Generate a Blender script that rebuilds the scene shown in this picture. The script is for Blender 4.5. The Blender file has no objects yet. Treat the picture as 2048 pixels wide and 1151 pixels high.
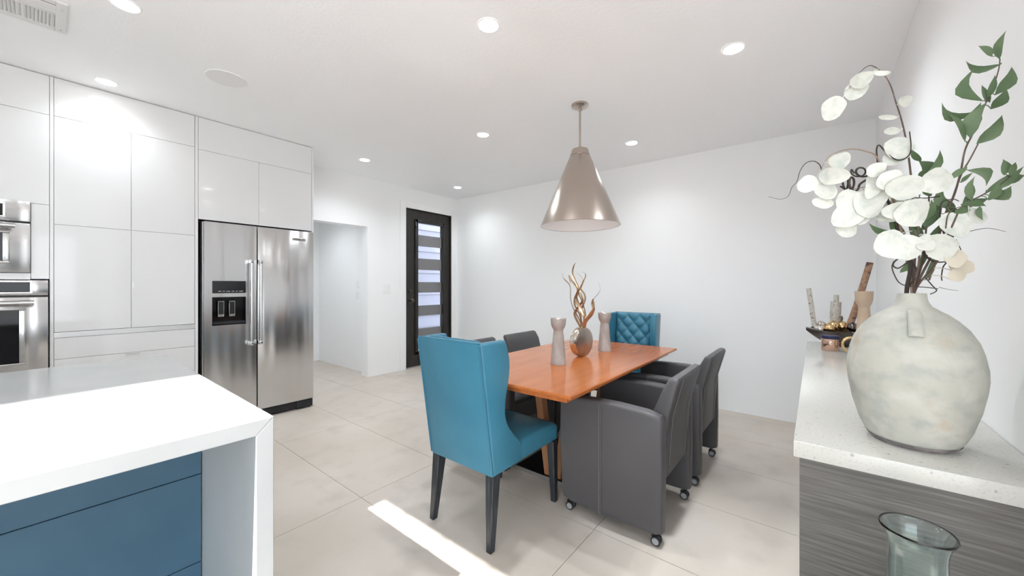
import bpy, bmesh, math, random
from mathutils import Vector, Matrix
random.seed(7)
S = bpy.context.scene
COL = S.collection
PI = math.pi

# ------------------------------------------------------------------ camera
F_PX, CX, CY, CAMH = 755.0, 1024.0, 570.0, 1.25
YAW = math.atan(606 / 755.0)
cam_d = bpy.data.cameras.new('camera')
cam = bpy.data.objects.new('camera', cam_d); COL.objects.link(cam)
cam_d.sensor_fit = 'HORIZONTAL'; cam_d.sensor_width = 36.0
cam_d.lens = F_PX / 2048 * 36.0
cam_d.shift_y = (570 - 575.5) / 2048
cam_d.clip_start = 0.02
cam.location = (0, 0, CAMH)
cam.rotation_euler = (PI / 2, 0, YAW)
S.camera = cam

# ------------------------------------------------------------------ sky, sun, exposure
w = bpy.data.worlds.new('sky'); S.world = w; w.use_nodes = True
bg = w.node_tree.nodes['Background']
bg.inputs[0].default_value = (0.86, 0.93, 1.0, 1); bg.inputs[1].default_value = 3.3
sun_d = bpy.data.lights.new('sun', 'SUN'); sun_d.energy = 8.0; sun_d.angle = math.radians(0.6)
sun_d.color = (1.0, 0.985, 0.96)
sun = bpy.data.objects.new('sun', sun_d); COL.objects.link(sun)
sun.rotation_euler = Vector((-0.09, 1.0, -1.19)).to_track_quat('-Z', 'Y').to_euler()
sun.location = (0, -6, 8)
vs = S.view_settings
vs.view_transform = 'Standard'; vs.look = 'None'; vs.gamma = 1.0; vs.use_curve_mapping = False
vs.exposure = 1.02
cy = S.cycles
cy.use_denoising = True
cy.max_bounces = 12; cy.diffuse_bounces = 7; cy.glossy_bounces = 6; cy.transmission_bounces = 8; cy.transparent_max_bounces = 8
cy.caustics_reflective = True; cy.caustics_refractive = False; cy.blur_glossy = 0.0
cy.sample_clamp_indirect = 8.0

# ------------------------------------------------------------------ layout helpers
_fw = Vector((-math.sin(YAW), math.cos(YAW), 0)); _rt = Vector((math.cos(YAW), math.sin(YAW), 0))
def at(px, py, Y):
    """photo point at the distance Y (m along the room) -> world point"""
    r = _fw + _rt * ((px - CX) / F_PX) + Vector((0, 0, (CY - py) / F_PX))
    return r * (Y / r.y) + Vector((0, 0, CAMH))
def zc(x):                                   # the ceiling falls very slightly towards the right wall
    return 2.70 - 0.0165 * (x + 4.7)

# ------------------------------------------------------------------ materials
MATS = {}
def mat(name, col=(.8, .8, .8), rough=.5, metal=0.0, spec=None, coat=0.0, coat_rough=.05, trans=0.0, ior=1.45,
        emit=None, estr=0.0, sheen=0.0, sub=0.0, noise=None, bump=None, coords='Object', alpha=None):
    """noise=(scale, (r,g,b) second colour, lo, hi, detail, stretch)   bump=(scale, strength, distance, stretch, detail)"""
    m = bpy.data.materials.new(name); m.use_nodes = True; nt = m.node_tree; N = nt.nodes; L = nt.links
    b = N['Principled BSDF']
    b.inputs['Base Color'].default_value = (*col, 1); b.inputs['Roughness'].default_value = rough
    b.inputs['Metallic'].default_value = metal
    if spec is not None: b.inputs['Specular IOR Level'].default_value = spec
    b.inputs['Coat Weight'].default_value = coat; b.inputs['Coat Roughness'].default_value = coat_rough
    b.inputs['Transmission Weight'].default_value = trans; b.inputs['IOR'].default_value = ior
    if sub: b.inputs['Subsurface Weight'].default_value = sub; b.inputs['Subsurface Scale'].default_value = .02
    if alpha is not None: b.inputs['Alpha'].default_value = alpha
    if emit: b.inputs['Emission Color'].default_value = (*emit, 1); b.inputs['Emission Strength'].default_value = estr
    if noise or bump:
        if coords == 'World':
            g = N.new('ShaderNodeNewGeometry'); src = g.outputs['Position']
        else:
            g = N.new('ShaderNodeTexCoord'); src = g.outputs['Object']
    def noise_node(scale, stretch, detail):
        mp = N.new('ShaderNodeMapping'); mp.inputs['Scale'].default_value = stretch; L.new(src, mp.inputs['Vector'])
        n = N.new('ShaderNodeTexNoise'); n.inputs['Scale'].default_value = scale; n.inputs['Detail'].default_value = detail
        L.new(mp.outputs['Vector'], n.inputs['Vector']); return n
    if noise:
        layers = noise if isinstance(noise, list) else [noise]
        prev = None
        for (sc, c2, lo, hi, det, st) in layers:
            n = noise_node(sc, st, det)
            r = N.new('ShaderNodeMapRange'); r.inputs['From Min'].default_value = lo; r.inputs['From Max'].default_value = hi
            L.new(n.outputs['Fac'], r.inputs['Value'])
            mx = N.new('ShaderNodeMix'); mx.data_type = 'RGBA'
            if prev is None: mx.inputs['A'].default_value = (*col, 1)
            else: L.new(prev, mx.inputs['A'])
            mx.inputs['B'].default_value = (*c2, 1)
            L.new(r.outputs['Result'], mx.inputs['Factor']); prev = mx.outputs['Result']
        L.new(prev, b.inputs['Base Color'])
    if bump:
        sc, stg, dist, st, det = bump
        n = noise_node(sc, st, det)
        bp = N.new('ShaderNodeBump'); bp.inputs['Strength'].default_value = stg; bp.inputs['Distance'].default_value = dist
        L.new(n.outputs['Fac'], bp.inputs['Height']); L.new(bp.outputs['Normal'], b.inputs['Normal'])
    MATS[name] = m
    return m
I3 = (1, 1, 1)
mat('wall_paint', (.875, .88, .885), .6, bump=(60, .05, .002, I3, 3))
mat('ceiling_paint', (.94, .95, .965), .7, bump=(55, .25, .004, I3, 4))
mat('gloss_white', (.74, .74, .745), .06, spec=.4, bump=(1.6, .02, .01, I3, 1))
mat('cabinet_side', (.80, .80, .805), .25)
mat('shadow_gap', (.03, .03, .03), .6)
mat('aluminium', (.62, .62, .62), .38, 1.0)
mat('steel', (.62, .62, .625), .22, 1.0, bump=(2.2, .55, .03, (.2, 3.2, .30), 1))
mat('steel_bright', (.62, .62, .62), .2, 1.0)
mat('black_glass', (.008, .008, .009), .06, spec=.25)
mat('black_plastic', (.01, .01, .011), .25)
mat('dark_plastic', (.022, .023, .025), .4, spec=.3)
mat('mark_grey', (.42, .42, .42), .5)
mat('mark_black', (.03, .03, .03), .5)
mat('tile', (.53, .468, .405), .42, spec=.35, coords='World',
    noise=[(1.3, (.60, .545, .495), .35, .68, 6, (1, 1, 1)), (6.0, (.47, .42, .37), .52, .85, 8, (1, 1, 1))], bump=(40, .04, .002, I3, 4))
mat('grout', (.33, .29, .25), .8)
mat('quartz_white', (.42, .43, .432), .12, spec=.5, noise=[(2.5, (.37, .38, .385), .4, .75, 6, I3)])
mat('quartz_speckle', (.55, .54, .505), .14, spec=.5, noise=[(170, (.50, .49, .455), .56, .62, 2, I3), (75, (.37, .355, .33), .68, .72, 2, I3)])
mat('island_blue', (.028, .08, .128), .5, noise=[(3, (.044, .104, .158), .35, .75, 6, (1, 1, 1))])
mat('blue_leather', (.040, .175, .262), .34, spec=.5, bump=(220, .08, .001, I3, 3), noise=[(4, (.05, .20, .295), .4, .7, 4, I3)])
mat('blue_piping', (.03, .15, .235), .4)
mat('grey_leather', (.076, .072, .075), .45, spec=.4, bump=(260, .12, .001, I3, 3))
mat('grey_stitch', (.15, .142, .14), .6)
mat('black_wood', (.018, .021, .026), .38, noise=[(14, (.06, .07, .08), .5, .8, 6, (6, 6, .5))])
mat('table_wood', (.40, .118, .030), .18, spec=.4, coat=.0, coat_rough=.08, noise=[(5, (.47, .150, .042), .35, .7, 8, (4, .35, 1)), (24, (.33, .095, .024), .5, .85, 5, (4, .25, 1))])
mat('leg_wood', (.42, .20, .095), .35, noise=[(9, (.33, .15, .07), .4, .8, 6, (4, 4, .4))])
mat('black_stone', (.012, .012, .012), .12)
mat('nickel', (.53, .46, .405), .22, 1.0, bump=(3, .03, .01, (1, 1, 3), 1))
mat('shade_white', (.86, .88, .9), .5)
mat('bulb', (1, 1, 1), .5, emit=(1, .95, .88), estr=4)
mat('lamp_lens', (1, 1, 1), .5, emit=(1, .98, .95), estr=14)
mat('lamp_trim', (.9, .9, .9), .45)
mat('door_black', (.018, .016, .014), .38, noise=[(8, (.03, .026, .022), .45, .75, 4, (3, 3, .5))])
mat('bronze', (.10, .085, .07), .35, 1.0)
mat('glass', (.95, .97, 1), .0, trans=1.0, ior=1.02, spec=.3)
mat('frost_band', (.21, .205, .215), .6)
mat('siding', (.17, .172, .215), .6)
mat('concrete', (.45, .44, .42), .8)
mat('sideboard_wood', (.095, .088, .082), .45, noise=[(10, (.17, .158, .147), .40, .72, 8, (.5, 1, 14)), (30, (.06, .055, .052), .52, .8, 5, (.35, 1, 16))])
mat('vase_clay', (.48, .475, .42), .62, noise=[(18, (.34, .36, .33), .46, .76, 10, (1, 1, 1.15)), (12, (.56, .55, .50), .50, .68, 8, (1, 1, 1.2)), (12, (.48, .38, .27), .60, .76, 8, I3)], bump=(90, .3, .003, I3, 6))
mat('vase_foot', (.16, .14, .14), .7, noise=[(30, (.36, .33, .31), .45, .7, 4, I3)])
mat('vase_ochre', (.62, .55, .42), .62, noise=[(30, (.55, .46, .30), .45, .7, 4, I3)])
mat('eucalyptus', (.088, .145, .068), .5, noise=[(14, (.155, .22, .12), .4, .7, 4, I3)])
mat('lunaria', (.69, .695, .645), .3, spec=.5, sub=.0, noise=[(55, (.55, .585, .535), .45, .70, 6, I3)], bump=(60, .5, .004, I3, 4))
mat('lunaria_cream', (.66, .60, .50), .45, noise=[(18, (.60, .55, .45), .45, .75, 4, I3)])
mat('bark', (.105, .07, .055), .7, noise=[(60, (.19, .14, .12), .5, .75, 4, (1, 1, .3))])
mat('vine', (.045, .035, .03), .6)
mat('stalk_tan', (.28, .20, .15), .6)
mat('holder_stone', (.30, .265, .245), .6, noise=[(30, (.40, .36, .34), .4, .7, 6, (1, 1, .4))])
mat('holder_tan', (.46, .34, .24), .6, noise=[(12, (.52, .41, .31), .4, .7, 4, I3)])
mat('silver_cup', (.75, .72, .70), .12, 1.0)
mat('copper_ribbon', (.48, .33, .21), .32, .75)
mat('flask_silver', (.50, .44, .39), .28, 1.0, noise=[(16, (.38, .33, .29), .4, .7, 5, I3)], bump=(40, .2, .003, I3, 2))
mat('flask_rim', (.72, .64, .56), .14, 1.0, bump=(45, .8, .006, I3, 1))
mat('birch', (.40, .375, .335), .7, noise=[(70, (.56, .53, .48), .4, .7, 4, (1, 1, .6)), (38, (.10, .065, .05), .62, .66, 3, (1, 1, 1.6))])
mat('birch_brown', (.24, .125, .075), .7, noise=[(60, (.36, .235, .165), .4, .7, 5, (1, 1, .8)), (26, (.08, .04, .028), .58, .64, 3, (1, 1, 1.4))])
mat('pewter', (.17, .155, .14), .42, 1.0)
mat('mercury_glass', (.66, .63, .58), .10, 1.0, bump=(45, .5, .004, I3, 2))
mat('gold_ball', (.72, .50, .26), .16, 1.0, bump=(45, .5, .004, I3, 2))
mat('dark_ball', (.16, .15, .145), .14, 1.0)
mat('rose_gold', (.60, .40, .31), .12, 1.0, bump=(9, .25, .01, (6, 6, .1), 1))
mat('navy', (.016, .022, .075), .4)
mat('aqua_glass', (.86, .975, .96), .03, trans=1.0, ior=1.45)
mat('rubber', (.025, .025, .027), .5)
mat('caster_grey', (.30, .31, .32), .35)
mat('speaker_mesh', (.82, .82, .825), .8)
mat('vent_metal', (.76, .76, .76), .5)
mat('vent_dark', (.20, .20, .20), .7)
mat('plastic_white', (.84, .84, .84), .35)

# ------------------------------------------------------------------ mesh helpers
def box(bm, x0, x1, y0, y1, z0, z1, bev=0.0, seg=2):
    r = bmesh.ops.create_cube(bm, size=1)
    vs_ = r['verts']
    for v in vs_:
        v.co = Vector(((x0 + x1) / 2 + v.co.x * (x1 - x0), (y0 + y1) / 2 + v.co.y * (y1 - y0), (z0 + z1) / 2 + v.co.z * (z1 - z0)))
    if bev > 0:
        es = list({e for v in vs_ for e in v.link_edges})
        bmesh.ops.bevel(bm, geom=es, offset=bev, segments=seg, profile=.5, affect='EDGES')
    return bm
def prism(bm, pts, axis, a, b, bev=0.0, seg=2):
    """polygon pts in the two other axes, extruded along axis from a to b"""
    def P(p, t):
        if axis == 'x': return Vector((t, p[0], p[1]))
        if axis == 'y': return Vector((p[0], t, p[1]))
        return Vector((p[0], p[1], t))
    lo = [bm.verts.new(P(p, a)) for p in pts]; hi = [bm.verts.new(P(p, b)) for p in pts]
    n = len(pts); fs = []
    f1 = bm.faces.new(lo); f2 = bm.faces.new(hi[::-1])
    for i in range(n):
        fs.append(bm.faces.new((lo[i], lo[(i + 1) % n], hi[(i + 1) % n], hi[i])))
    bmesh.ops.recalc_face_normals(bm, faces=[f1, f2] + fs)
    if bev > 0:
        es = list(set(f1.edges) | set(f2.edges))
        bmesh.ops.bevel(bm, geom=es, offset=bev, segments=seg, profile=.5, affect='EDGES')
    return bm
def frustum(bm, c0, s0, c1, s1):
    """square-section tapered post from centre c0 (half sizes s0) up to c1 (half sizes s1)"""
    q = [(-1, -1), (1, -1), (1, 1), (-1, 1)]
    lo = [bm.verts.new((c0[0] + a * s0[0], c0[1] + b * s0[1], c0[2])) for a, b in q]
    hi = [bm.verts.new((c1[0] + a * s1[0], c1[1] + b * s1[1], c1[2])) for a, b in q]
    fs = [bm.faces.new(lo[::-1]), bm.faces.new(hi)]
    for i in range(4): fs.append(bm.faces.new((lo[i], lo[(i + 1) % 4], hi[(i + 1) % 4], hi[i])))
    bmesh.ops.recalc_face_normals(bm, faces=fs)
    bmesh.ops.bevel(bm, geom=list({e for f in fs for e in f.edges}), offset=.003, segments=1, affect='EDGES')
    return bm
def lathe(bm, prof, n=40, c=(0, 0, 0), close=False):
    rings = []
    for r, z in prof:
        if r < 1e-5: rings.append([bm.verts.new((c[0], c[1], c[2] + z))])
        else: rings.append([bm.verts.new((c[0] + r * math.cos(2 * PI * i / n), c[1] + r * math.sin(2 * PI * i / n), c[2] + z)) for i in range(n)])
    fs = []
    pairs = list(zip(rings[:-1], rings[1:]))
    if close: pairs.append((rings[-1], rings[0]))
    for A, B in pairs:
        for i in range(n):
            j = (i + 1) % n
            if len(A) == 1 and len(B) == 1: continue
            if len(A) == 1: fs.append(bm.faces.new((A[0], B[j], B[i])))
            elif len(B) == 1: fs.append(bm.faces.new((A[i], A[j], B[0])))
            else: fs.append(bm.faces.new((A[i], A[j], B[j], B[i])))
    bmesh.ops.recalc_face_normals(bm, faces=fs)
    return bm
def catmull(pts, k=5):
    pts = [Vector(p) for p in pts]
    if len(pts) < 3: return pts
    out = []
    for i in range(len(pts) - 1):
        p0 = pts[max(i - 1, 0)]; p1 = pts[i]; p2 = pts[i + 1]; p3 = pts[min(i + 2, len(pts) - 1)]
        for j in range(k):
            t = j / k
            out.append(.5 * ((2 * p1) + (p2 - p0) * t + (2 * p0 - 5 * p1 + 4 * p2 - p3) * t * t + (3 * p1 - p0 - 3 * p2 + p3) * t ** 3))
    out.append(pts[-1]); return out
def tube(bm, path, r0, r1=None, n=8, smooth=0, flat=1.0, closed=False, pw=1.0):
    """tapered tube; flat<1 squashes the section (ribbon)"""
    P = catmull(path, smooth) if smooth else [Vector(p) for p in path]
    r1 = r0 if r1 is None else r1
    rings = []; m = len(P); up = Vector((0, 0, 1)); prev = None
    for i, p in enumerate(P):
        t = (P[min(i + 1, m - 1)] - P[max(i - 1, 0)])
        if closed: t = P[(i + 1) % m] - P[i - 1]
        t.normalize()
        if prev is None:
            a = up if abs(t.z) < .95 else Vector((1, 0, 0))
            u = t.cross(a).normalized()
        else:
            u = (prev - t * prev.dot(t))
            u = u.normalized() if u.length > 1e-6 else t.cross(up).normalized()
        prev = u; v = t.cross(u)
        r = r0 + (r1 - r0) * (i / max(m - 1, 1)) ** pw
        rings.append([bm.verts.new(p + u * r * math.cos(2 * PI * k / n) + v * r * flat * math.sin(2 * PI * k / n)) for k in range(n)])
    fs = []
    prs = list(zip(rings[:-1], rings[1:])) + ([(rings[-1], rings[0])] if closed else [])
    for A, B in prs:
        for k in range(n): fs.append(bm.faces.new((A[k], A[(k + 1) % n], B[(k + 1) % n], B[k])))
    if not closed: fs += [bm.faces.new(rings[0][::-1]), bm.faces.new(rings[-1])]
    bmesh.ops.recalc_face_normals(bm, faces=fs)
    return bm
def sphere(bm, c, r, u=20, v=12, sc=(1, 1, 1)):
    m = Matrix.Translation(c) @ Matrix.Diagonal((r * sc[0], r * sc[1], r * sc[2], 1))
    bmesh.ops.create_uvsphere(bm, u_segments=u, v_segments=v, radius=1, matrix=m); return bm
def BM(): return bmesh.new()

def obj(name, bm, m, parent=None, smooth=True, local=False, angle=40, loc=None):
    """bm is in world coordinates unless local; children are stored relative to their (unrotated) parent"""
    me = bpy.data.meshes.new(name)
    bm.to_mesh(me); bm.free()
    me.materials.append(MATS[m])
    o = bpy.data.objects.new(name, me); COL.objects.link(o)
    if parent is not None:
        o.parent = parent
        if not local:
            off = Vector((0, 0, 0)); q = parent
            while q is not None: off += q.location; q = q.parent
            me.transform(Matrix.Translation(-off))
    if loc is not None:
        me.transform(Matrix.Translation(-Vector(loc))); o.location = loc
    if smooth:
        for p in me.polygons: p.use_smooth = True
        try: me.set_sharp_from_angle(angle=math.radians(angle))
        except Exception: pass
    return o
def tag(o, label=None, cat=None, group=None, kind=None):
    if label: o['label'] = label
    if cat: o['category'] = cat
    if group: o['group'] = group
    if kind: o['kind'] = kind
    return o
def thing(name, label, cat, loc=(0, 0, 0), rotz=0.0, group=None):
    o = bpy.data.objects.new(name, None); COL.objects.link(o)
    o.empty_display_size = .1; o.location = loc; o.rotation_euler = (0, 0, rotz)
    return tag(o, label, cat, group)
def struct(name, bm, m, label=None, smooth=False, parent=None):
    o = obj(name, bm, m, parent, smooth=smooth)
    if parent is None: tag(o, label, None, None, 'structure')
    return o
def copy_tree(o, parent=None, loc=None, rotz=None, label=None):
    c = o.copy(); COL.objects.link(c); c.parent = parent
    if loc is not None: c.location = loc
    if rotz is not None: c.rotation_euler = (0, 0, rotz)
    if label: c['label'] = label
    for ch in list(o.children): copy_tree(ch, c)
    return c
def text_part(name, body, size, loc, rot, m, parent, depth=.0008):
    cu = bpy.data.curves.new(name, 'FONT'); cu.body = body; cu.size = size; cu.extrude = depth; cu.align_x = 'CENTER'; cu.align_y = 'CENTER'
    t = bpy.data.objects.new(name + '_t', cu); COL.objects.link(t)
    dg = bpy.context.evaluated_depsgraph_get(); dg.update()
    me = bpy.data.meshes.new_from_object(t.evaluated_get(dg))
    bpy.data.objects.remove(t)
    me.transform(Matrix.Translation(loc) @ rot.to_4x4())
    off = Vector((0, 0, 0)); q = parent
    while q is not None: off += q.location; q = q.parent
    me.transform(Matrix.Translation(-off)); me.materials.clear(); me.materials.append(MATS[m])
    o = bpy.data.objects.new(name, me); COL.objects.link(o); o.parent = parent
    return o
FACE_PX = Matrix(((0, 0, 1), (1, 0, 0), (0, 1, 0)))        # text lying on a face that looks towards +X

# ================================================================== THE SETTING
XL, XR, XH = -4.74, 0.39, -6.45            # door wall, right wall, far end of the hall
def yb(x): return 4.41 - 0.028 * (x + 4.74)      # back wall line
YS = -3.0                                   # window wall behind the camera
# floor and its tiles
bm = BM(); box(bm, -6.6, 3.35, -3.15, 4.6, -.14, -.004)
floor = struct('floor', bm, 'grout', 'beige porcelain tile floor with thin dark grout lines')
gx, gy, x0t, y0t = 1.203, .592, -.882, 1.178
i = 0
for kx in range(-6, 5):
    for ky in range(-8, 7):
        a, b = max(x0t + kx * gx, -6.6) + .0014, min(x0t + (kx + 1) * gx, 3.35) - .0014
        c, d = max(y0t + ky * gy, -3.15) + .0014, min(y0t + (ky + 1) * gy, 4.6) - .0014
        if b - a < .05 or d - c < .05: continue
        bm = BM(); box(bm, a, b, c, d, -.012, 0)
        t = struct('tile', bm, 'tile', parent=floor)
# ceiling (stops at the added glazed living room; its edge bounds the sun patch)
def slab(bm, x0, x1, y0, y1, t=.25):
    lo = [bm.verts.new((x, y, zc(x))) for x, y in ((x0, y0), (x1, y0), (x1, y1), (x0, y1))]
    hi = [bm.verts.new((x, y, zc(x) + t)) for x, y in ((x0, y0), (x1, y0), (x1, y1), (x0, y1))]
    fs = [bm.faces.new(lo[::-1]), bm.faces.new(hi)]
    for k in range(4): fs.append(bm.faces.new((lo[k], lo[(k + 1) % 4], hi[(k + 1) % 4], hi[k])))
    bmesh.ops.recalc_face_normals(bm, faces=fs)
bm = BM(); slab(bm, -6.6, 3.35, -.96, 4.6); slab(bm, -4.95, -1.75, -3.15, -.96)
struct('ceiling', bm, 'ceiling_paint', 'white ceiling with fine plaster texture')
bm = BM(); prism(bm, [(-4.95, yb(-4.95)), (.6, yb(.6)), (.6, yb(.6) + .15), (-4.95, yb(-4.95) + .15)], 'z', 0, 2.9)
struct('wall_back', bm, 'wall_paint', 'plain white wall behind the dining table')
bm = BM()
box(bm, XL - .16, XL, -3.0, 1.80, 0, 2.9); box(bm, XL - .16, XL, 1.80, 2.77, 2.045, 2.9)
box(bm, XL - .16, XL, 2.77, 3.385, 0, 2.9); box(bm, XL - .16, XL, 3.385, 4.287, 2.405, 2.9); box(bm, XL - .16, XL, 4.287, 4.56, 0, 2.9)
struct('wall_left', bm, 'wall_paint', 'white wall with the hall opening and the black door')
bm = BM()
box(bm, XH - .12, XL - .16, 2.895, 3.01, 0, 2.62); box(bm, XH - .12, XH, 1.2, 2.895, 0, 2.62); box(bm, XH, XL - .16, 1.2, 1.32, 0, 2.62)
struct('wall_hall', bm, 'wall_paint', 'white walls of the little hall behind the opening')
bm = BM(); box(bm, XH, XL - .16, 1.32, 2.895, 2.45, 2.6)
struct('ceiling_hall', bm, 'ceiling_paint', 'white hall ceiling')
bm = BM(); box(bm, XR, XR + .14, .9, 4.45, 0, 2.85)
struct('wall_right', bm, 'wall_paint', 'white wall beside the sideboard')
# tall living room behind the camera, added unseen to supply sun and room light
bm = BM()
box(bm, -1.75, 3.35, -.96, -.80, 2.62, 6.2)                        # fascia above the kitchen ceiling
box(bm, -1.87, -1.75, -3.15, -.80, 2.7, 6.2)
box(bm, XR + .14, 3.35, .76, .9, 0, 2.85)
box(bm, 3.2, 3.35, -3.15, -.62, 0, 6.2); box(bm, 3.2, 3.35, -.62, .42, 2.2, 6.2); box(bm, 3.2, 3.35, -.62, .42, 0, .12); box(bm, 3.2, 3.35, .42, .9, 0, 6.2)
box(bm, -4.9, -1.59, -3.15, -3.0, 0, 6.2); box(bm, 3.1, 3.35, -3.15, -3.0, 0, 6.2); box(bm, -.46, 3.1, -3.15, -3.0, 4.15, 5.9); box(bm, -1.59, 3.1, -3.15, -3.0, 5.9, 6.2); box(bm, -1.59, 3.1, -3.15, -3.0, 2.6, 4.15); box(bm, -1.59, -.40, -3.15, -3.0, 0, 2.6)  # solid bands added to cut the sky and sun reaching island and floor
struct('wall_living', bm, 'wall_paint', 'white walls of the added unseen living room, openings shaped to admit the sun')
bm = BM(); box(bm, -1.87, 3.35, -3.15, -.8, 6.2, 6.35)
struct('ceiling_living', bm, 'ceiling_paint', 'high white ceiling of the added unseen living room')
wn = bpy.data.objects.new('window_1', None); COL.objects.link(wn); wn.location = (0.7, -3.07, 0); wn['kind'] = 'structure'
bm = BM()
x = -1.356
while x < 3.0:
    if x > -.4: box(bm, x - .008, x + .008, -3.09, -3.06, .03, 2.6)
    else: box(bm, x - .008, x + .008, -3.09, -3.06, 4.15, 5.9)
    x += .311
obj('mullion', bm, 'lamp_trim', wn)['kind'] = 'stuff'
bm = BM(); box(bm, -.4, 3.1, -3.12, -3.03, 0, .03)
obj('sill', bm, 'lamp_trim', wn)
bm = BM(); box(bm, -40, 40, -40, 40, -.3, -.145)
struct('ground', bm, 'concrete', 'grey paving outside the house')
# siding of the neighbouring wall seen through the door
bm = BM(); box(bm, -6.62, -6.56, 3.02, 7.2, -.14, 3.4)
wsd = struct('wall_outside', bm, 'siding', 'pale lavender clapboard wall outside the glazed door')
sid = None
for k in range(15):
    z = -.1 + k * .23
    if sid is None:
        bm = BM(); prism(bm, [(-6.56, -.1), (-6.525, -.1), (-6.545, .13), (-6.56, .13)], 'y', 3.02, 7.2)
        sid = obj('siding_board', bm, 'siding', wsd, smooth=False)
    else:
        c = sid.copy(); COL.objects.link(c); c.location = (0, 0, k * .23)

# ---------------------------------------------------------------- black glazed door
dr = bpy.data.objects.new('door_1', None); COL.objects.link(dr); dr.location = (-4.80, 3.836, 0)
tag(dr, 'tall black door with striped frosted glass', None, None, 'structure')
DX = -4.775
bm = BM()
for a, b, c, d in ((3.40, 3.622, .012, 2.395), (4.118, 4.277, .012, 2.395), (3.622, 4.118, 2.215, 2.395), (3.622, 4.118, .012, .235)):
    box(bm, DX - .055, DX, a, b, c, d, .002, 1)
obj('door_leaf', bm, 'door_black', dr)
bm = BM()
for a, b, c, d in ((3.385, 3.399, .005, 2.404), (4.278, 4.286, .005, 2.404), (3.385, 4.286, 2.396, 2.404)):
    box(bm, XL - .15, XL - .004, a, b, c, d)
obj('door_frame', bm, 'door_black', dr)
for a, b, c, d in ((3.57, 3.626, .185, 2.265), (4.114, 4.152, .185, 2.265)):
    bm = BM(); box(bm, DX - .002, DX + .022, a, b, c, d, .008, 2); obj('glass_molding', bm, 'door_black', dr)
for c, d in ((2.211, 2.265), (.185, .239)):
    bm = BM(); box(bm, DX - .002, DX + .022, 3.57, 4.152, c, d, .008, 2); obj('glass_molding', bm, 'door_black', dr)
bm = BM(); box(bm, DX - .032, DX - .026, 3.615, 4.125, .23, 2.22)
pane = obj('pane', bm, 'glass', dr)
for zt, zb in ((2.031, 1.857), (1.667, 1.49), (1.30, 1.134), (.933, .771), (.578, .41)):
    bm = BM(); box(bm, DX - .025, DX - .021, 3.624, 4.116, zb, zt); obj('frosted_band', bm, 'frost_band', dr)
for zz in (2.14, .41):
    bm = BM(); tube(bm, [(DX + .02, 3.575, zz), (DX + .045, 3.575, zz)], .012, .012, 12); obj('pane_bolt', bm, 'bronze', dr)
bm = BM(); lathe(bm, [(0, 0), (.033, 0), (.033, .008), (.014, .012), (.012, .035), (.028, .045), (.030, .062), (.018, .074), (0, .076)], 24)
bm.transform(Matrix.Translation((DX, 3.492, 1.015)) @ Matrix.Rotation(PI / 2, 4, 'Y')); obj('door_knob', bm, 'bronze', dr)
bm = BM(); lathe(bm, [(0, 0), (.028, 0), (.028, .012), (.020, .018), (0, .018)], 24)
bm.transform(Matrix.Translation((DX, 3.492, 1.165)) @ Matrix.Rotation(PI / 2, 4, 'Y')); box(bm, DX + .018, DX + .032, 3.484, 3.5, 1.155, 1.175)
obj('deadbolt', bm, 'bronze', dr)
for zz in (2.07, 1.2, .45):
    bm = BM(); tube(bm, [(DX + .006, 4.281, zz - .06), (DX + .006, 4.281, zz + .06)], .008, .008, 10); obj('hinge', bm, 'door_black', dr)
bm = BM(); box(bm, XL, XL + .012, 3.285, 3.384, 0, 2.495, .003, 1); box(bm, XL, XL + .012, 3.384, 4.287, 2.406, 2.495, .003, 1); box(bm, XL, XL + .012, 4.288, 4.375, 0, 2.495, .003, 1)
struct('trim_1', bm, 'wall_paint', 'flat white casing around the black door')

# ================================================================== KITCHEN WALL
XC = -4.10; GAP = .0009
def panel(name, y0, y1, z0, z1, parent, x=XC, th=.02, m='gloss_white'):
    bm = BM(); box(bm, x - th, x, y0 + GAP, y1 - GAP, z0 + GAP, z1 - GAP, .0015, 1)
    return obj(name, bm, m, parent)
def carcass(y0, y1, z0, z1, parent, name='body'):
    bm = BM(); box(bm, -4.735, XC - .0215, y0, y1, z0, z1); return obj(name, bm, 'cabinet_side', parent, smooth=False)
ztop = zc(XC) - .004
# tall oven cabinet
oc = thing('oven_cabinet', 'tall glossy white cabinet housing the two built-in ovens', 'cabinet', (-4.4, -.38, 0))
bm = BM()
for y0, y1, z0, z1 in ((-.81, .022, 0, .09), (-.81, .022, 1.82, ztop), (-.81, .022, 1.292, 1.326), (-.81, -.745, .09, 1.82), (-.045, .030, 1.326, 1.82)):
    box(bm, -4.735, XC - .0215, y0, max(y1, y0 + .004), z0, z1)
box(bm, -4.735, -4.70, -.745, .03, .09, 1.82)
obj('body', bm, 'cabinet_side', oc, smooth=False)
panel('door', -.80, .0338, 1.80, 2.418, oc)
panel('top_panel', -.80, .0338, 2.418, ztop, oc)
panel('side_filler', -.046, .0338, 1.292, 1.80, oc); panel('middle_filler', -.80, -.046, 1.287, 1.332, oc)
panel('drawer', -.80, .0338, .36, .68, oc); panel('drawer', -.80, .0338, .09, .36, oc)
# thin upright between oven cabinet and pantry
up = thing('cabinet_upright', 'narrow glossy white upright panel between the ovens and the pantry', 'panel', (-4.4, .042, 0))
bm = BM(); box(bm, -4.735, XC + .002, .0345, .0515, 0, ztop, .0015, 1); obj('board', bm, 'gloss_white', up)
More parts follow.
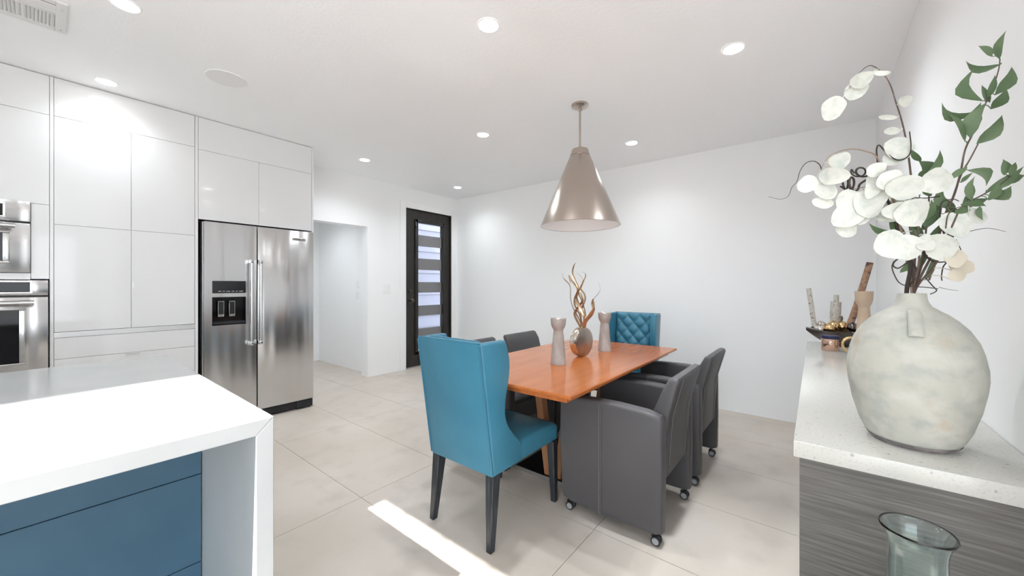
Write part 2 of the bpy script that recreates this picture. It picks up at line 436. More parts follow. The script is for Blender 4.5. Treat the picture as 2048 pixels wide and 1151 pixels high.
# pantry
pc = thing('pantry_cabinet', 'tall glossy white pantry cabinet with four doors and drawers', 'cabinet', (-4.4, .43, 0))
carcass(.0525, .8125, .085, ztop, pc)
panel('top_panel', .0525, .8125, 2.421, ztop, pc)
for y0, y1 in ((.0525, .431), (.431, .8125)):
    panel('door', y0, y1, 1.672, 2.421, pc)
dl = panel('door', .0525, .431, .924, 1.672, pc); dl = panel('door', .431, .8125, .924, 1.672, pc)
bm = BM(); box(bm, XC - .001, XC + .006, .436, .446, 1.215, 1.275, .002, 1); obj('pull', bm, 'plastic_white', dl)
bm = BM(); box(bm, XC - .02, XC + .004, .0525, .8125, .886, .922); obj('channel_strip', bm, 'aluminium', pc, smooth=False)
for z0, z1 in ((.735, .884), (.42, .735), (.09, .42)):
    d_ = panel('drawer', .0525, .8125, z0, z1, pc)
    if z1 < .8:
        bm = BM(); box(bm, XC - .001, XC + .012, .40, .475, z1 - .012, z1 - .004, .001, 1); obj('pull', bm, 'aluminium', d_)
# fridge surround
fc = thing('fridge_cabinet', 'glossy white surround with two overhead doors enclosing the refrigerator', 'cabinet', (-4.4, 1.29, 0))
for y0, y1 in ((.814, .834), (1.766, 1.784)):
    bm = BM(); box(bm, -4.735, XC + .002, y0, y1, 0, ztop, .0015, 1); obj('side_panel', bm, 'gloss_white', fc)
bm = BM(); box(bm, -4.735, XC - .0215, .835, 1.765, 1.828, ztop); obj('body', bm, 'cabinet_side', fc, smooth=False)
panel('door', .835, 1.286, 1.815, 2.410, fc); panel('door', 1.286, 1.765, 1.815, 2.410, fc); panel('top_panel', .835, 1.765, 2.410, ztop, fc)

# refrigerator
XF = -4.045
rf = thing('refrigerator', 'stainless steel side-by-side refrigerator with ice and water dispenser', 'refrigerator', (-4.38, 1.30, 0))
bm = BM(); box(bm, -4.69, XF - .075, .852, 1.748, .02, 1.79); obj('body', bm, 'dark_plastic', rf, smooth=False)
DY0, DY1, DZ0, DZ1, BZ0, BZ1 = .918, 1.165, 1.180, 1.288, .900, 1.147
bm = BM()
ys = [.862, DY0, DY1, 1.250]; zs = [.090, BZ0, BZ1, DZ0, DZ1, 1.795]
for yi in range(3):
    for zi in range(5):
        if yi == 1 and zi in (1,): continue
        fs_x = XF
        box(bm, XF - .07, fs_x, ys[yi], ys[yi + 1], zs[zi], zs[zi + 1])
bmesh.ops.remove_doubles(bm, verts=bm.verts, dist=1e-5)
inner = [f for f in bm.faces if len([e for e in f.edges if len(e.link_faces) > 2]) == 4]
kill = {}
for f in bm.faces:
    k = tuple(round(v, 4) for v in f.calc_center_median()); kill.setdefault(k, []).append(f)
bmesh.ops.delete(bm, geom=[f for L_ in kill.values() if len(L_) > 1 for f in L_], context='FACES')
fd = obj('freezer_door', bm, 'steel', rf, smooth=False)
bm = BM(); box(bm, XF - .07, XF, 1.258, 1.760, .090, 1.795, .004, 2); fd2 = obj('fridge_door', bm, 'steel', rf)
bm = BM(); box(bm, XF - .07, XF - .012, .852, .860, .09, 1.79); obj('door_edge', bm, 'steel_bright', fd, smooth=False)
bm = BM(); box(bm, XF - .002, XF + .003, DY0, DY1, DZ0, DZ1, .002, 2); ctl = obj('control_panel', bm, 'dark_plastic', fd)
yy = DY0 + .042
for wd in (.022, .014, .028, .020, .014, .030):
    bm = BM(); box(bm, XF + .003, XF + .0036, yy, yy + wd, DZ0 + .014, DZ0 + .020); obj('control_mark', bm, 'mark_grey', ctl, smooth=False); yy += wd + .011
bm = BM()
box(bm, XF - .067, XF - .062, DY0 + .001, DY1 - .001, BZ0 + .001, BZ1 - .001)
for a, b, c, d in ((DY0 + .0005, DY0 + .006, BZ0, BZ1), (DY1 - .006, DY1 - .0005, BZ0, BZ1), (DY0, DY1, BZ1 - .006, BZ1 - .0005), (DY0, DY1, BZ0 + .0005, BZ0 + .012)):
    box(bm, XF - .064, XF + .002, a, b, c, d)
disp = obj('dispenser_recess', bm, 'black_glass', fd, smooth=False)
bm = BM(); prism(bm, [(XF - .062, BZ0 + .012), (XF + .001, BZ0 + .012), (XF - .008, BZ0 + .03), (XF - .062, BZ0 + .034)], 'y', DY0 + .006, DY1 - .006); obj('drip_tray', bm, 'dark_plastic', fd, smooth=False)
for y0, word in ((.964, 'ICE'), (1.045, 'WATER')):
    bm = BM(); box(bm, XF - .034, XF - .028, y0, y0 + .047, .972, 1.112, .002, 1); pd = obj('dispenser_paddle', bm, 'steel_bright', fd)
    bm = BM(); box(bm, XF - .029, XF - .0265, y0 + .005, y0 + .042, .994, 1.106); obj('paddle_face', bm, 'dark_plastic', pd, smooth=False)
    text_part('paddle_lettering', word, .015 if word == 'ICE' else .0125, (XF - .0275, y0 + .0235, .983), FACE_PX, 'mark_black', pd)
for y, dd in ((1.196, fd), (1.262 + .008, fd2)):
    hx = XF + .052
    bm = BM(); tube(bm, [(hx, y, .715), (hx, y, 1.475)], .0125, .0125, 16); h_ = obj('handle', bm, 'steel_bright', dd)
    for z in (.722, 1.468):
        bm = BM(); box(bm, XF + .001, hx + .013, y - .014, y + .014, z - .018, z + .018, .004, 2); obj('handle_mount', bm, 'steel_bright', h_)
bm = BM(); box(bm, XF, XF + .004, 1.556, 1.683, 1.697, 1.721, .0015, 1); bd = obj('badge', bm, 'steel_bright', fd2)
text_part('badge_lettering', 'KitchenAid', .0215, (XF + .0045, 1.6195, 1.709), FACE_PX, 'mark_black', bd)
bm = BM(); box(bm, -4.66, XF - .02, .862, 1.60, .018, .078); box(bm, -4.66, XF - .005, 1.60, 1.752, .012, .084); obj('base_grille', bm, 'dark_plastic', rf, smooth=False)
for y in (.9, 1.71):
    bm = BM(); tube(bm, [(-4.12, y - .02, .018), (-4.12, y + .02, .018)], .018, .018, 12); obj('roller', bm, 'rubber', rf)

# wall ovens
def oven(name, label, y0, y1, z0, z1, ctl_h, ctl_scr, win, hz):
    t = thing(name, label, 'oven', (-4.4, (y0 + y1) / 2, z0), group=None)
    XO = XC + .022
    bm = BM(); box(bm, -4.65, XC - .003, y0 + .03, y1 - .03, z0 + .03, z1 - .03); obj('body', bm, 'dark_plastic', t, smooth=False)
    bm = BM(); box(bm, XC + .002, XO, y0, y1, z1 - ctl_h, z1, .003, 2); cp = obj('control_panel', bm, 'steel', t)
    a, b, c, d = ctl_scr
    bm = BM(); box(bm, XO, XO + .004, a, b, c, d, .0015, 1); obj('display', bm, 'black_glass', cp)
    bm = BM()
    for q in ((a - .012, b + .012, d, d + .009), (a - .012, b + .012, c - .009, c), (b, b + .012, c, d), (a - .012, a, c, d)): box(bm, XO - .001, XO + .006, *q, .0015, 1)
    obj('display_frame', bm, 'steel_bright', cp)
    bm = BM(); box(bm, XC + .001, XC + .010, y0 + .002, y1 - .002, z1 - ctl_h - .012, z1 - ctl_h); obj('vent_gap', bm, 'shadow_gap', t, smooth=False)
    zd = z1 - ctl_h - .012
    bm = BM(); box(bm, XC + .002, XO + .008, y0, y1, z0, zd, .004, 2); dd = obj('door', bm, 'steel', t)
    a, b, c, d = win
    bm = BM(); box(bm, XO + .007, XO + .010, a, b, c, d, .001, 1); obj('window', bm, 'black_glass', dd)
    bm = BM()
    fr = .028
    for q in ((a - fr, b + fr, d, d + .016), (a - fr, b + fr, c - .016, c), (b, b + fr, c, d), (a - fr, a, c, d)): box(bm, XO + .006, XO + .014, *q, .003, 2)
    obj('window_frame', bm, 'steel_bright', dd)
    hx = XO + .06
    bm = BM(); tube(bm, [(hx, y0 + .1, hz), (hx, y1 - .085, hz)], .0145, .0145, 16); h_ = obj('handle', bm, 'steel_bright', dd)
    for y in (y0 + .095, y1 - .09):
        bm = BM(); tube(bm, [(hx, y - .03, hz), (hx, y + .03, hz)], .017, .017, 16); tube(bm, [(XO + .008, y, hz), (hx, y, hz)], .010, .010, 10); obj('handle_mount', bm, 'steel_bright', h_)
    return t
oven('microwave_oven', 'stainless steel built-in microwave oven above the larger oven', -.74, -.047, 1.334, 1.806, .135, (-.6, -.158, 1.700, 1.775), (-.62, -.158, 1.405, 1.588), 1.634)
oven('wall_oven', 'stainless steel wall oven with big black window below the microwave', -.742, .028, .690, 1.283, .10, (-.66, -.05, 1.205, 1.270), (-.62, -.093, .74, 1.085), 1.135)

# ================================================================== ISLAND
IX0, IX1, IY1, IY0, IZ = -2.545, -1.128, .388, -1.95, .90
ic = thing('island_countertop', 'white quartz island countertop with mitred waterfall end', 'countertop', (-1.84, -.78, 0))
bm = BM(); prism(bm, [(IY0, IZ), (IY1, IZ), (IY1 - .041, IZ - .041), (IY0, IZ - .041)], 'x', IX0, IX1, .0015, 1); obj('top_slab', bm, 'quartz_white', ic)
bm = BM(); prism(bm, [(IY1, IZ - .0006), (IY1, 0.001), (IY1 - .041, 0.001), (IY1 - .041, IZ - .0416)], 'x', IX0, IX1, .0015, 1); obj('waterfall_end', bm, 'quartz_white', ic)
ib = thing('kitchen_island', 'blue panelled base of the kitchen island under the countertop', 'kitchen island', (-1.95, -.8, 0))
bm = BM(); box(bm, IX0 + .03, -1.672, IY0 + .03, IY1 - .043, .001, IZ - .043); obj('body', bm, 'cabinet_side', ib, smooth=False)
for z0, z1 in ((.002, .299), (.301, .6005), (.6025, .856)):
    bm = BM(); box(bm, -1.671, -1.651, IY0 + .03, IY1 - .043, z0, z1, .001, 1); obj('panel', bm, 'island_blue', ib)

# ================================================================== DINING TABLE
TX0, TX1, TY0, TY1, TZ = -1.772, -.855, 1.485, 3.155, .75
tb = thing('dining_table', 'orange-brown wooden dining table on splayed plank legs', 'table', ((TX0 + TX1) / 2, (TY0 + TY1) / 2, 0))
bm = BM()
q = [(TX0, TY0), (TX1, TY0), (TX1, TY1), (TX0, TY1)]
def loop(z, inset): return [bm.verts.new((x + (inset if x < -1.3 else -inset), y + (inset if y < 2.3 else -inset), z)) for x, y in q]
Ls = [loop(TZ, .004), loop(TZ - .004, 0), loop(TZ - .014, 0), loop(TZ - .017, .004), loop(TZ - .024, .055)]
fs = [bm.faces.new(Ls[0])]
for A, B in zip(Ls[:-1], Ls[1:]):
    for k in range(4): fs.append(bm.faces.new((A[k], A[(k + 1) % 4], B[(k + 1) % 4], B[k])))
fs.append(bm.faces.new(Ls[-1][::-1])); bmesh.ops.recalc_face_normals(bm, faces=fs)
obj('tabletop', bm, 'table_wood', tb, smooth=False)
bm = BM(); box(bm, TX0 + .05, TX1 - .05, TY0 + .05, TY1 - .05, TZ - .052, TZ - .0245, .003, 1); obj('under_frame', bm, 'table_wood', tb)
tcx = (TX0 + TX1) / 2
for y in (2.075, 2.555):
    for sx in (-1, 1):
        xb, xt = tcx + sx * .035, tcx + sx * .13
        bm = BM(); prism(bm, [(xb - .024, .0245), (xb + .024, .0245), (xt + .026, .6715), (xt - .026, .6715)], 'y', y - .03, y + .03, .003, 1)
        obj('leg', bm, 'leg_wood', tb)
bm = BM(); box(bm, tcx - .16, tcx + .16, 2.0, 2.63, TZ - .078, TZ - .0525, .003, 1)
obj('cleat', bm, 'leg_wood', tb)
PX0, PX1 = -1.595, -1.108
bm = BM(); box(bm, PX0, PX1, 2.03, 2.60, .004, .024, .002, 1); bp_ = obj('base_plate', bm, 'black_stone', tb)
bm = BM()
for a in ((PX0 - .003, PX1 + .003, 2.027, 2.03), (PX0 - .003, PX1 + .003, 2.60, 2.603), (PX0 - .003, PX0, 2.03, 2.60), (PX1, PX1 + .003, 2.03, 2.60)): box(bm, *a, .001, .023)
obj('metal_edge', bm, 'aluminium', bp_, smooth=False)

# ================================================================== BLUE WING CHAIRS
def blue_chair(name, label, loc, rotz):
    t = thing(name, label, 'chair', loc, rotz, 'blue wingback dining chairs')
    rear = lambda z: -.268 - .092 * max(0, (z - .35) / .635)
    # rear shell
    bm = BM()
    pts = [(rear(.352), .352), (rear(.6), .6), (rear(.985), .985), (rear(.985) + .05, .985), (rear(.6) + .06, .6), (rear(.352) + .07, .352)]
    prism(bm, pts, 'x', -.222, .222, .012, 3)
    obj('back_shell', bm, 'blue_leather', t, local=True)
    front = [(.985, -.190), (.94, -.172), (.87, -.158), (.79, -.164), (.70, -.180), (.63, -.182), (.57, -.160), (.52, -.120), (.475, -.07), (.44, -.045), (.352, -.045)]
    fz = catmull([(a[1], a[0], 0) for a in front], 3)
    for s in (-1, 1):
        bm = BM()
        pts = [(rear(.352) + .004, .352)] + [(rear(.35 + .635 * k / 5) + .004, .352 + .633 * k / 5) for k in range(1, 6)] + [(p.x, p.y) for p in fz]
        prism(bm, pts, 'x', s * .226 - (.052 if s > 0 else 0), s * .226 + (.052 if s < 0 else 0), .014, 3)
        for v in bm.verts:                                  # wings open out a little towards the front and top
            v.co.x += s * max(0, v.co.y + .30) * .10 * max(0, min(1, (v.co.z - .45) / .4))
        obj('wing', bm, 'blue_leather', t, local=True, angle=60)
        bm = BM(); tube(bm, [(s * .2185, rear(z) + .0005, z) for z in (.36, .5, .65, .8, .975)], .0045, .0045, 8)
        obj('piping', bm, 'blue_piping', t, local=True)
    bm = BM(); tube(bm, [(-.218, rear(.985) + .004, .984), (.218, rear(.985) + .004, .984)], .0045, .0045, 8); obj('piping', bm, 'blue_piping', t, local=True)
    # tufted inner back
    nx, nz = 44, 56; x0, x1, z0, z1 = -.174, .174, .45, .992
    ax, az = .116, .125
    bm = BM(); V = []
    for j in range(nz + 1):
        z = z0 + (z1 - z0) * j / nz; row = []
        for k in range(nx + 1):
            x = x0 + (x1 - x0) * k / nx
            u = x / ax + (z - .9) / az; v_ = x / ax - (z - .9) / az
            h = .030 * (abs(math.sin(PI * u / 1)) * abs(math.sin(PI * v_))) ** .42
            edge = min(1, (x - x0) / .02, (x1 - x) / .02); edge = max(0, edge)
            y = rear(z) + .066 + h * edge
            if z > .975: y -= (z - .975) * 1.2
            row.append(bm.verts.new((x, y, min(z, .988))))
        V.append(row)
    for j in range(nz):
        for k in range(nx): bm.faces.new((V[j][k], V[j + 1][k], V[j + 1][k + 1], V[j][k + 1]))
    bmesh.ops.recalc_face_normals(bm, faces=bm.faces)
    # give it a back so that it is a cushion with thickness
    r = bmesh.ops.extrude_face_region(bm, geom=list(bm.faces))
    for v in [g for g in r['geom'] if isinstance(g, bmesh.types.BMVert)]: v.co.y = rear(v.co.z) + .045
    bmesh.ops.recalc_face_normals(bm, faces=bm.faces)
    tc = obj('tufted_cushion', bm, 'blue_leather', t, local=True, angle=80)
    bt = None
    for n_ in range(-12, 13):
        for m_ in range(-12, 13):
            # buttons sit where both families of folds cross
            x = ax * (n_ + m_) / 2; z = .9 + az * (n_ - m_) / 2
            if abs(x) > .165 or not (.5 < z < .97): continue
            if bt is None:
                bm = BM(); sphere(bm, (0, 0, 0), .0085, 10, 6, (1, .6, 1)); bt = obj('button', bm, 'blue_piping', tc, local=True)
                bt.location = (x, rear(z) + .069, z)
            else:
                c = bt.copy(); COL.objects.link(c); c.location = (x, rear(z) + .069, z)
    # seat
    bm = BM(); box(bm, -.224, .224, -.20, .300, .352, .448, .02, 4)
    bmesh.ops.subdivide_edges(bm, edges=[e for e in bm.edges if e.calc_length() > .2], cuts=10, use_grid_fill=True)
    for v in bm.verts:
        if v.co.z > .43:
            fx = max(0, 1 - (v.co.x / .222) ** 2); fy = max(0, 1 - ((v.co.y - .05) / .24) ** 2)
            v.co.z += .028 * fx ** .5 * fy ** .5
        if abs(v.co.x) > .215 and .36 < v.co.z < .44: v.co.x += math.copysign(.003 * math.sin(v.co.y * 160), v.co.x)
    obj('seat', bm, 'blue_leather', t, local=True, angle=70)
    for s in (-1, 1):
        bm = BM(); frustum(bm, (s * .205, -.268, .0), (.0155, .0155), (s * .192, -.235, .3515), (.026, .028)); obj('leg', bm, 'black_wood', t, local=True)
        bm = BM(); frustum(bm, (s * .212, .276, .0), (.0155, .0155), (s * .200, .272, .3515), (.024, .024)); obj('leg', bm, 'black_wood', t, local=True)
    return t
bc = blue_chair('wingback_chair', 'blue leather wingback chair at the near table end, plain back to the camera', (-1.392, 1.585, 0), 0.0)
copy_tree(bc, None, (-1.342, 3.245, 0), PI, 'blue leather wingback chair at the far table end, tufted inside showing')

# ================================================================== GREY TUB CHAIRS
def tub_chair(name, label, loc, rotz):
    t = thing(name, label, 'chair', loc, rotz, 'grey leather tub chairs on casters')
    arm = [(.268, .11), (.255, .075), (.21, .062), (0, .058), (-.25, .062), (-.278, .075), (-.282, .30), (-.280, .60), (-.268, .625), (-.20, .640), (-.05, .648), (.12, .645), (.25, .632), (.278, .61), (.285, .40)]
    for s in (-1, 1):
        bm = BM(); prism(bm, arm[::-1], 'x', s * .288 - (.07 if s > 0 else 0), s * .288 + (.07 if s < 0 else 0), .016, 4)
        for v in bm.verts: v.co.x += s * .012 * (1 - (v.co.y / .28) ** 2) * (1 if abs(v.co.x) > .26 else 0)
        a_ = obj('arm_panel', bm, 'grey_leather', t, local=True, angle=50)
        bm = BM(); tube(bm, [(s * .3005, .035, z) for z in (.062, .2, .35, .5, .60, .632)], .002, .002, 6); obj('seam', bm, 'grey_stitch', a_, local=True)
        bm = BM(); tube(bm, [(s * .3000, .027, z) for z in (.07, .2, .35, .5, .60, .625)], .0012, .0012, 6); obj('seam', bm, 'grey_stitch', a_, local=True)
    back = [(-.268, .30), (-.276, .45), (-.288, .60), (-.338, .785), (-.332, .802), (-.312, .806), (-.290, .796), (-.262, .74), (-.215, .63), (-.165, .50), (-.15, .40), (-.16, .32)]
    bm = BM(); prism(bm, back, 'x', -.2175, .2175, .014, 4)
    for v in bm.verts:
        if v.co.z > .655: v.co.x *= 1.0 + .14 * min(1, (v.co.z - .655) / .03) - .10 * max(0, (v.co.z - .70) / .1)
    bk = obj('backrest', bm, 'grey_leather', t, local=True, angle=50)
    for xx in (-.145, .145):
        bm = BM(); tube(bm, [(xx, -.2695, .305), (xx, -.2775, .45), (xx, -.2895, .60), (xx, -.3395, .785)], .0016, .0016, 6); obj('seam', bm, 'grey_stitch', bk, local=True)
    bm = BM(); box(bm, -.216, .216, -.17, .262, .30, .45, .03, 4)
    obj('seat', bm, 'grey_leather', t, local=True, angle=50)
    for sx in (-1, 1):
        for y in (.235, -.235):
            bm = BM(); tube(bm, [(sx * .252, y, .030), (sx * .252, y, .0640)], .007, .007, 10); box(bm, sx * .252 - .006, sx * .252 + .006, y - .02, y + .014, .028, .046, .003, 2)
            ca = obj('caster', bm, 'rubber', t, local=True)
            for e in (-1, 1):
                bm = BM(); tube(bm, [(sx * .252 + e * .007, y - .008, .0225), (sx * .252 + e * .019, y - .008, .0225)], .0225, .0225, 18); wh = obj('wheel', bm, 'rubber', ca, local=True)
            bm = BM(); tube(bm, [(sx * .252 - .0197, y - .008, .0225), (sx * .252 + .0197, y - .008, .0225)], .016, .016, 18); obj('hub_cap', bm, 'caster_grey', ca, local=True)
    return t
gc = tub_chair('tub_chair', 'dark grey leather tub chair nearest the camera, showing its stitched side', (-.84, 2.11, 0), PI / 2)
copy_tree(gc, None, (-.832, 2.825, 0), PI / 2, 'dark grey leather tub chair between its near twin and the back wall')
copy_tree(gc, None, (-1.857, 2.222, 0), -PI / 2, 'grey tub chair mostly hidden behind the near blue chair')
copy_tree(gc, None, (-1.857, 2.828, 0), -PI / 2, 'grey tub chair across the table, second along, only its backrest showing')

# ================================================================== TABLE DECORATION
def candle_holder(name, label, loc, sc, m, group, cup='silver_cup', sz=1.0):
    t = thing(name, label, 'candle holder', loc, 0, group)
    prof = [(0, 0), (.0485, 0), (.049, .004), (.0475, .02), (.0415, .10), (.035, .17), (.0305, .208), (.031, .218), (.040, .232), (.0465, .25), (.0485, .275), (.0490, .290), (.0455, .290), (.043, .276), (.030, .262), (0, .26)]
    bm = BM(); lathe(bm, [(r * sc, z * sc * sz) for r, z in prof], 40); obj('body', bm, m, t, local=True, angle=50)
    if cup:
        bm = BM(); lathe(bm, [(0, .2615 * sc), (.0298 * sc, .2632 * sc), (.0425 * sc, .277 * sc), (.0448 * sc, .2885 * sc), (.0470 * sc, .2915 * sc), (.0495 * sc, .2912 * sc), (.0497 * sc, .2885 * sc)], 40); obj('cup', bm, cup, t, local=True, angle=50)
    return t
candle_holder('candle_holder', 'grey stone pedestal candle holder on the table, nearer the camera', (-1.275, 2.06, TZ + .0005), 1.0, 'holder_stone', 'candle holders')
candle_holder('candle_holder', 'grey stone pedestal candle holder on the table, next to the tufted chair', (-1.253, 2.69, TZ + .0005), 1.0, 'holder_stone', 'candle holders')
# round flask with metal ribbons
fl = thing('flask_sculpture', 'round hammered metal flask with wavy copper ribbons rising from it', 'sculpture', (-1.285, 2.385, TZ))
bm = BM(); prof = [(0, -.030), (.088, -.030), (.1, -.026)]
lathe(bm, prof, 48); lathe(bm, [(r, -z) for r, z in prof], 48)
R_ = Matrix.Translation((-1.285, 2.385, TZ + .103)) @ Matrix.Rotation(math.radians(-8), 4, 'Z') @ Matrix.Rotation(PI / 2, 4, 'Y')
bm.transform(R_); obj('face', bm, 'flask_silver', fl, angle=60)
bm = BM(); lathe(bm, [(.0995, -.0262), (.1025, -.018), (.1025, .018), (.0995, .0262)], 64); bm.transform(R_)
for v in bm.verts: v.co.z = max(v.co.z, TZ + .001)
obj('rim', bm, 'flask_rim', fl, angle=60)
ribs = [  # (points in the photo x,y ; depth Y)
    ([(1163, 655), (1157, 635), (1146, 615), (1141, 595), (1141, 575), (1136, 565), (1127, 556), (1125, 545)], 2.36, .0135),
    ([(1165, 656), (1160, 630), (1150, 610), (1150, 595), (1156, 580), (1151, 570), (1143, 560), (1138, 550), (1141, 536 + 30)], 2.39, .012),
    ([(1166, 656), (1170, 636), (1160, 615), (1152, 596), (1156, 582), (1157, 575), (1150, 560), (1145, 545), (1148, 530), (1152, 525)], 2.37, .0125),
    ([(1168, 656), (1171, 640), (1170, 622), (1163, 600), (1157, 585), (1163, 572), (1168, 560), (1171, 552), (1170, 546), (1163, 543)], 2.40, .0125),
    ([(1168, 656), (1162, 635), (1163, 618), (1170, 600), (1169, 588), (1161, 576), (1165, 565), (1166, 558), (1160, 550), (1154, 545)], 2.41, .011),
    ([(1171, 656), (1175, 640), (1185, 628), (1188, 612), (1186, 600), (1190, 594), (1199, 583), (1200, 574), (1197, 563)], 2.385, .0125),
    ([(1170, 656), (1171, 640), (1180, 628), (1187, 618), (1184, 606), (1186, 597)], 2.36, .012),
    ([(1160, 654), (1152, 636), (1150, 625), (1158, 612), (1165, 600), (1160, 585), (1157, 578)], 2.40, .012)]
for pts, Y, wd in ribs:
    bm = BM(); P3 = [at(x, y, Y + .012 * math.sin(k * 1.3 + wd * 900)) for k, (x, y) in enumerate(pts)]
    P3[0] = Vector((-1.285 + (P3[0].x + 1.285) * .4, 2.385, TZ + .2035))
    tube(bm, P3, wd * 1.22, .0025, 10, smooth=5, flat=.13, pw=2.0); obj('ribbon', bm, 'copper_ribbon', fl)

# ================================================================== PENDANT LAMP
pn = thing('pendant_lamp', 'large brushed nickel cone pendant lamp with white inside', 'pendant lamp', (-1.417, 2.605, 1.708))
px_, py_ = -1.417, 2.605; zt = zc(px_)
bm = BM(); lathe(bm, [(0, zt - .0005), (.064, zt - .0005), (.066, zt - .006), (.066, zt - .016), (.055, zt - .022), (.03, zt - .030), (.012, zt - .033), (.012, zt - .05), (0, zt - .05)], 40, (px_, py_, 0)); obj('canopy', bm, 'nickel', pn)
bm = BM(); tube(bm, [(px_, py_, 2.31), (px_, py_, zt - .05)], .0085, .0085, 14); obj('rod', bm, 'nickel', pn)
bm = BM(); lathe(bm, [(.010, 2.322), (.012, 2.31), (.016, 2.300), (.060, 2.298), (.063, 2.294), (.0765, 2.249), (.074, 2.247)], 48, (px_, py_, 0)); obj('cap', bm, 'nickel', pn)
bm = BM(); lathe(bm, [(.074, 2.2465), (.0785, 2.243), (.303, 1.712), (.3055, 1.708), (.3045, 1.7065), (.302, 1.7085)], 72, (px_, py_, 0)); obj('shade', bm, 'nickel', pn)
bm = BM(); lathe(bm, [(.302, 1.7086), (.0765, 2.238), (0, 2.238)], 72, (px_, py_, 0)); obj('shade_lining', bm, 'shade_white', pn)
bm = BM(); tube(bm, [(px_, py_, 2.12), (px_, py_, 2.237)], .02, .02, 14); obj('socket', bm, 'plastic_white', pn)
bm = BM(); sphere(bm, (px_, py_, 2.09), .035); obj('bulb', bm, 'bulb', pn)

# ================================================================== CEILING FITTINGS
def downlight(label, x, y, z=None, energy=26.0, beam=150, aim=None):
    z = zc(x) if z is None else z
    t = thing('downlight', label, 'ceiling light', (x, y, z), 0, 'recessed round downlights')
    bm = BM(); lathe(bm, [(.052, -.005), (.0545, -.0065), (.0605, -.004), (.062, -.0005), (.052, -.0005)], 32, close=True); obj('trim_ring', bm, 'lamp_trim', t, local=True)
    bm = BM(); lathe(bm, [(0, -.0045), (.0525, -.0045), (.0525, -.001), (0, -.001)], 32); obj('lens', bm, 'lamp_lens', t, local=True, smooth=False)
    ld = bpy.data.lights.new('downlight_lamp', 'SPOT'); ld.energy = energy; ld.spot_size = math.radians(beam); ld.spot_blend = 1.0; ld.shadow_soft_size = .05; ld.color = (.88, .95, 1)
    lo = bpy.data.objects.new('lamp', ld); COL.objects.link(lo); lo.parent = t; lo.location = (0, 0, -.02)
    if aim: lo.rotation_euler = (Vector(aim) - Vector((x, y, z))).to_track_quat('-Z', 'Y').to_euler()
    return t
downlight('recessed downlight at the top left edge of the view', -2.715, .265, None, 9)
downlight('recessed downlight close to the top of the white pantry', -3.90, .285, None, 9)
downlight('recessed downlight right of the fridge cabinet, before the hall opening', -4.03, 2.32)
downlight('small recessed downlight in front of the black door', -4.10, 3.83, None, 17)
downlight('recessed downlight left of the pendant lamp', -2.428, 2.59)
downlight('recessed downlight right of the pendant lamp, near the back wall', -1.40, 3.62, None, 15)
downlight('recessed downlight at the top centre, nearest the camera', -1.365, 1.50)
downlight('recessed downlight at upper right, left of the white drooping branch', -.37, 2.52, None, 36)
downlight('recessed downlight added in the hall ceiling to light the hall, unseen', -5.6, 2.2, 2.449, 22)  # unseen lamp, added so the hall is as bright as the room
downlight('added narrow-beam downlight brightening the floor beside the sideboard, out of view', -.40, 1.70, None, 75, 32, (-.42, 2.0, 0))  # added lamp, aimed to brighten the floor patch by the sideboard
downlight('added fill downlight behind the camera by the island, out of view', -.45, -.35, None, 12)  # added fill lamp for the foreground, no fitting seen here
downlight('recessed downlight in the living room opening, out of view', 1.0, .12, None, 18)
downlight('recessed downlight deeper in the living room, out of view', 2.2, .12, None, 18)
sp = thing('ceiling_speaker', 'flush round white ceiling speaker beside the pantry', 'speaker', (-3.165, .80, zc(-3.165)))
bm = BM(); lathe(bm, [(.112, -.0005), (.118, -.0005), (.120, -.004), (.116, -.007), (.112, -.005)], 48, close=True); obj('rim', bm, 'lamp_trim', sp, local=True)
bm = BM(); lathe(bm, [(0, -.0055), (.112, -.0055), (.112, -.001), (0, -.001)], 48); obj('grille', bm, 'speaker_mesh', sp, local=True, smooth=False)
# air vent
av = thing('air_vent', 'white slatted ceiling air vent in the top left corner', 'air vent', (-3.14, -.14, zc(-3.14)))
zz = zc(-3.14)
VX0, VX1, VY0, VY1 = -3.30, -2.95, -.32, .085
bm = BM()
for a in ((VX0, VX1, .045, VY1), (VX0, VX1, VY0, VY0 + .04), (VX0, VX0 + .04, VY0 + .04, .045), (VX1 - .04, VX1, VY0 + .04, .045), (-3.105, -3.09, VY0 + .04, .045), (VX0 + .04, -3.105, -.068, -.056)): box(bm, *a, zz - .012, zz - .003, .002, 1)
obj('frame', bm, 'vent_metal', av)
bm = BM(); box(bm, VX0 + .04, VX1 - .04, VY0 + .04, .045, zz - .0035, zz - .003); obj('duct', bm, 'vent_dark', av, smooth=False)
y = .036
while y > VY0 + .05:
    if not (-.072 < y < -.052):
        bm = BM(); tilt = .006
        prism(bm, [(y - .0015 - tilt, zz - .011), (y + .0015 - tilt, zz - .011), (y + .0015 + tilt, zz - .004), (y - .0015 + tilt, zz - .004)], 'x', VX0 + .04, -3.105); obj('slat', bm, 'vent_metal', av, smooth=False)
    y -= .0125
for k in range(3):
    xx = -3.075 + k * .028
    bm = BM(); prism(bm, [(xx - .008, zz - .011), (xx - .005, zz - .011), (xx + .008, zz - .004), (xx + .005, zz - .004)], 'y', VY0 + .04, .045); obj('slat', bm, 'vent_metal', av, smooth=False)
for xx in (-3.02, -3.26):
    bm = BM(); sphere(bm, (xx, .066, zz - .012), .004, 8, 5); obj('screw', bm, 'mark_grey', av)
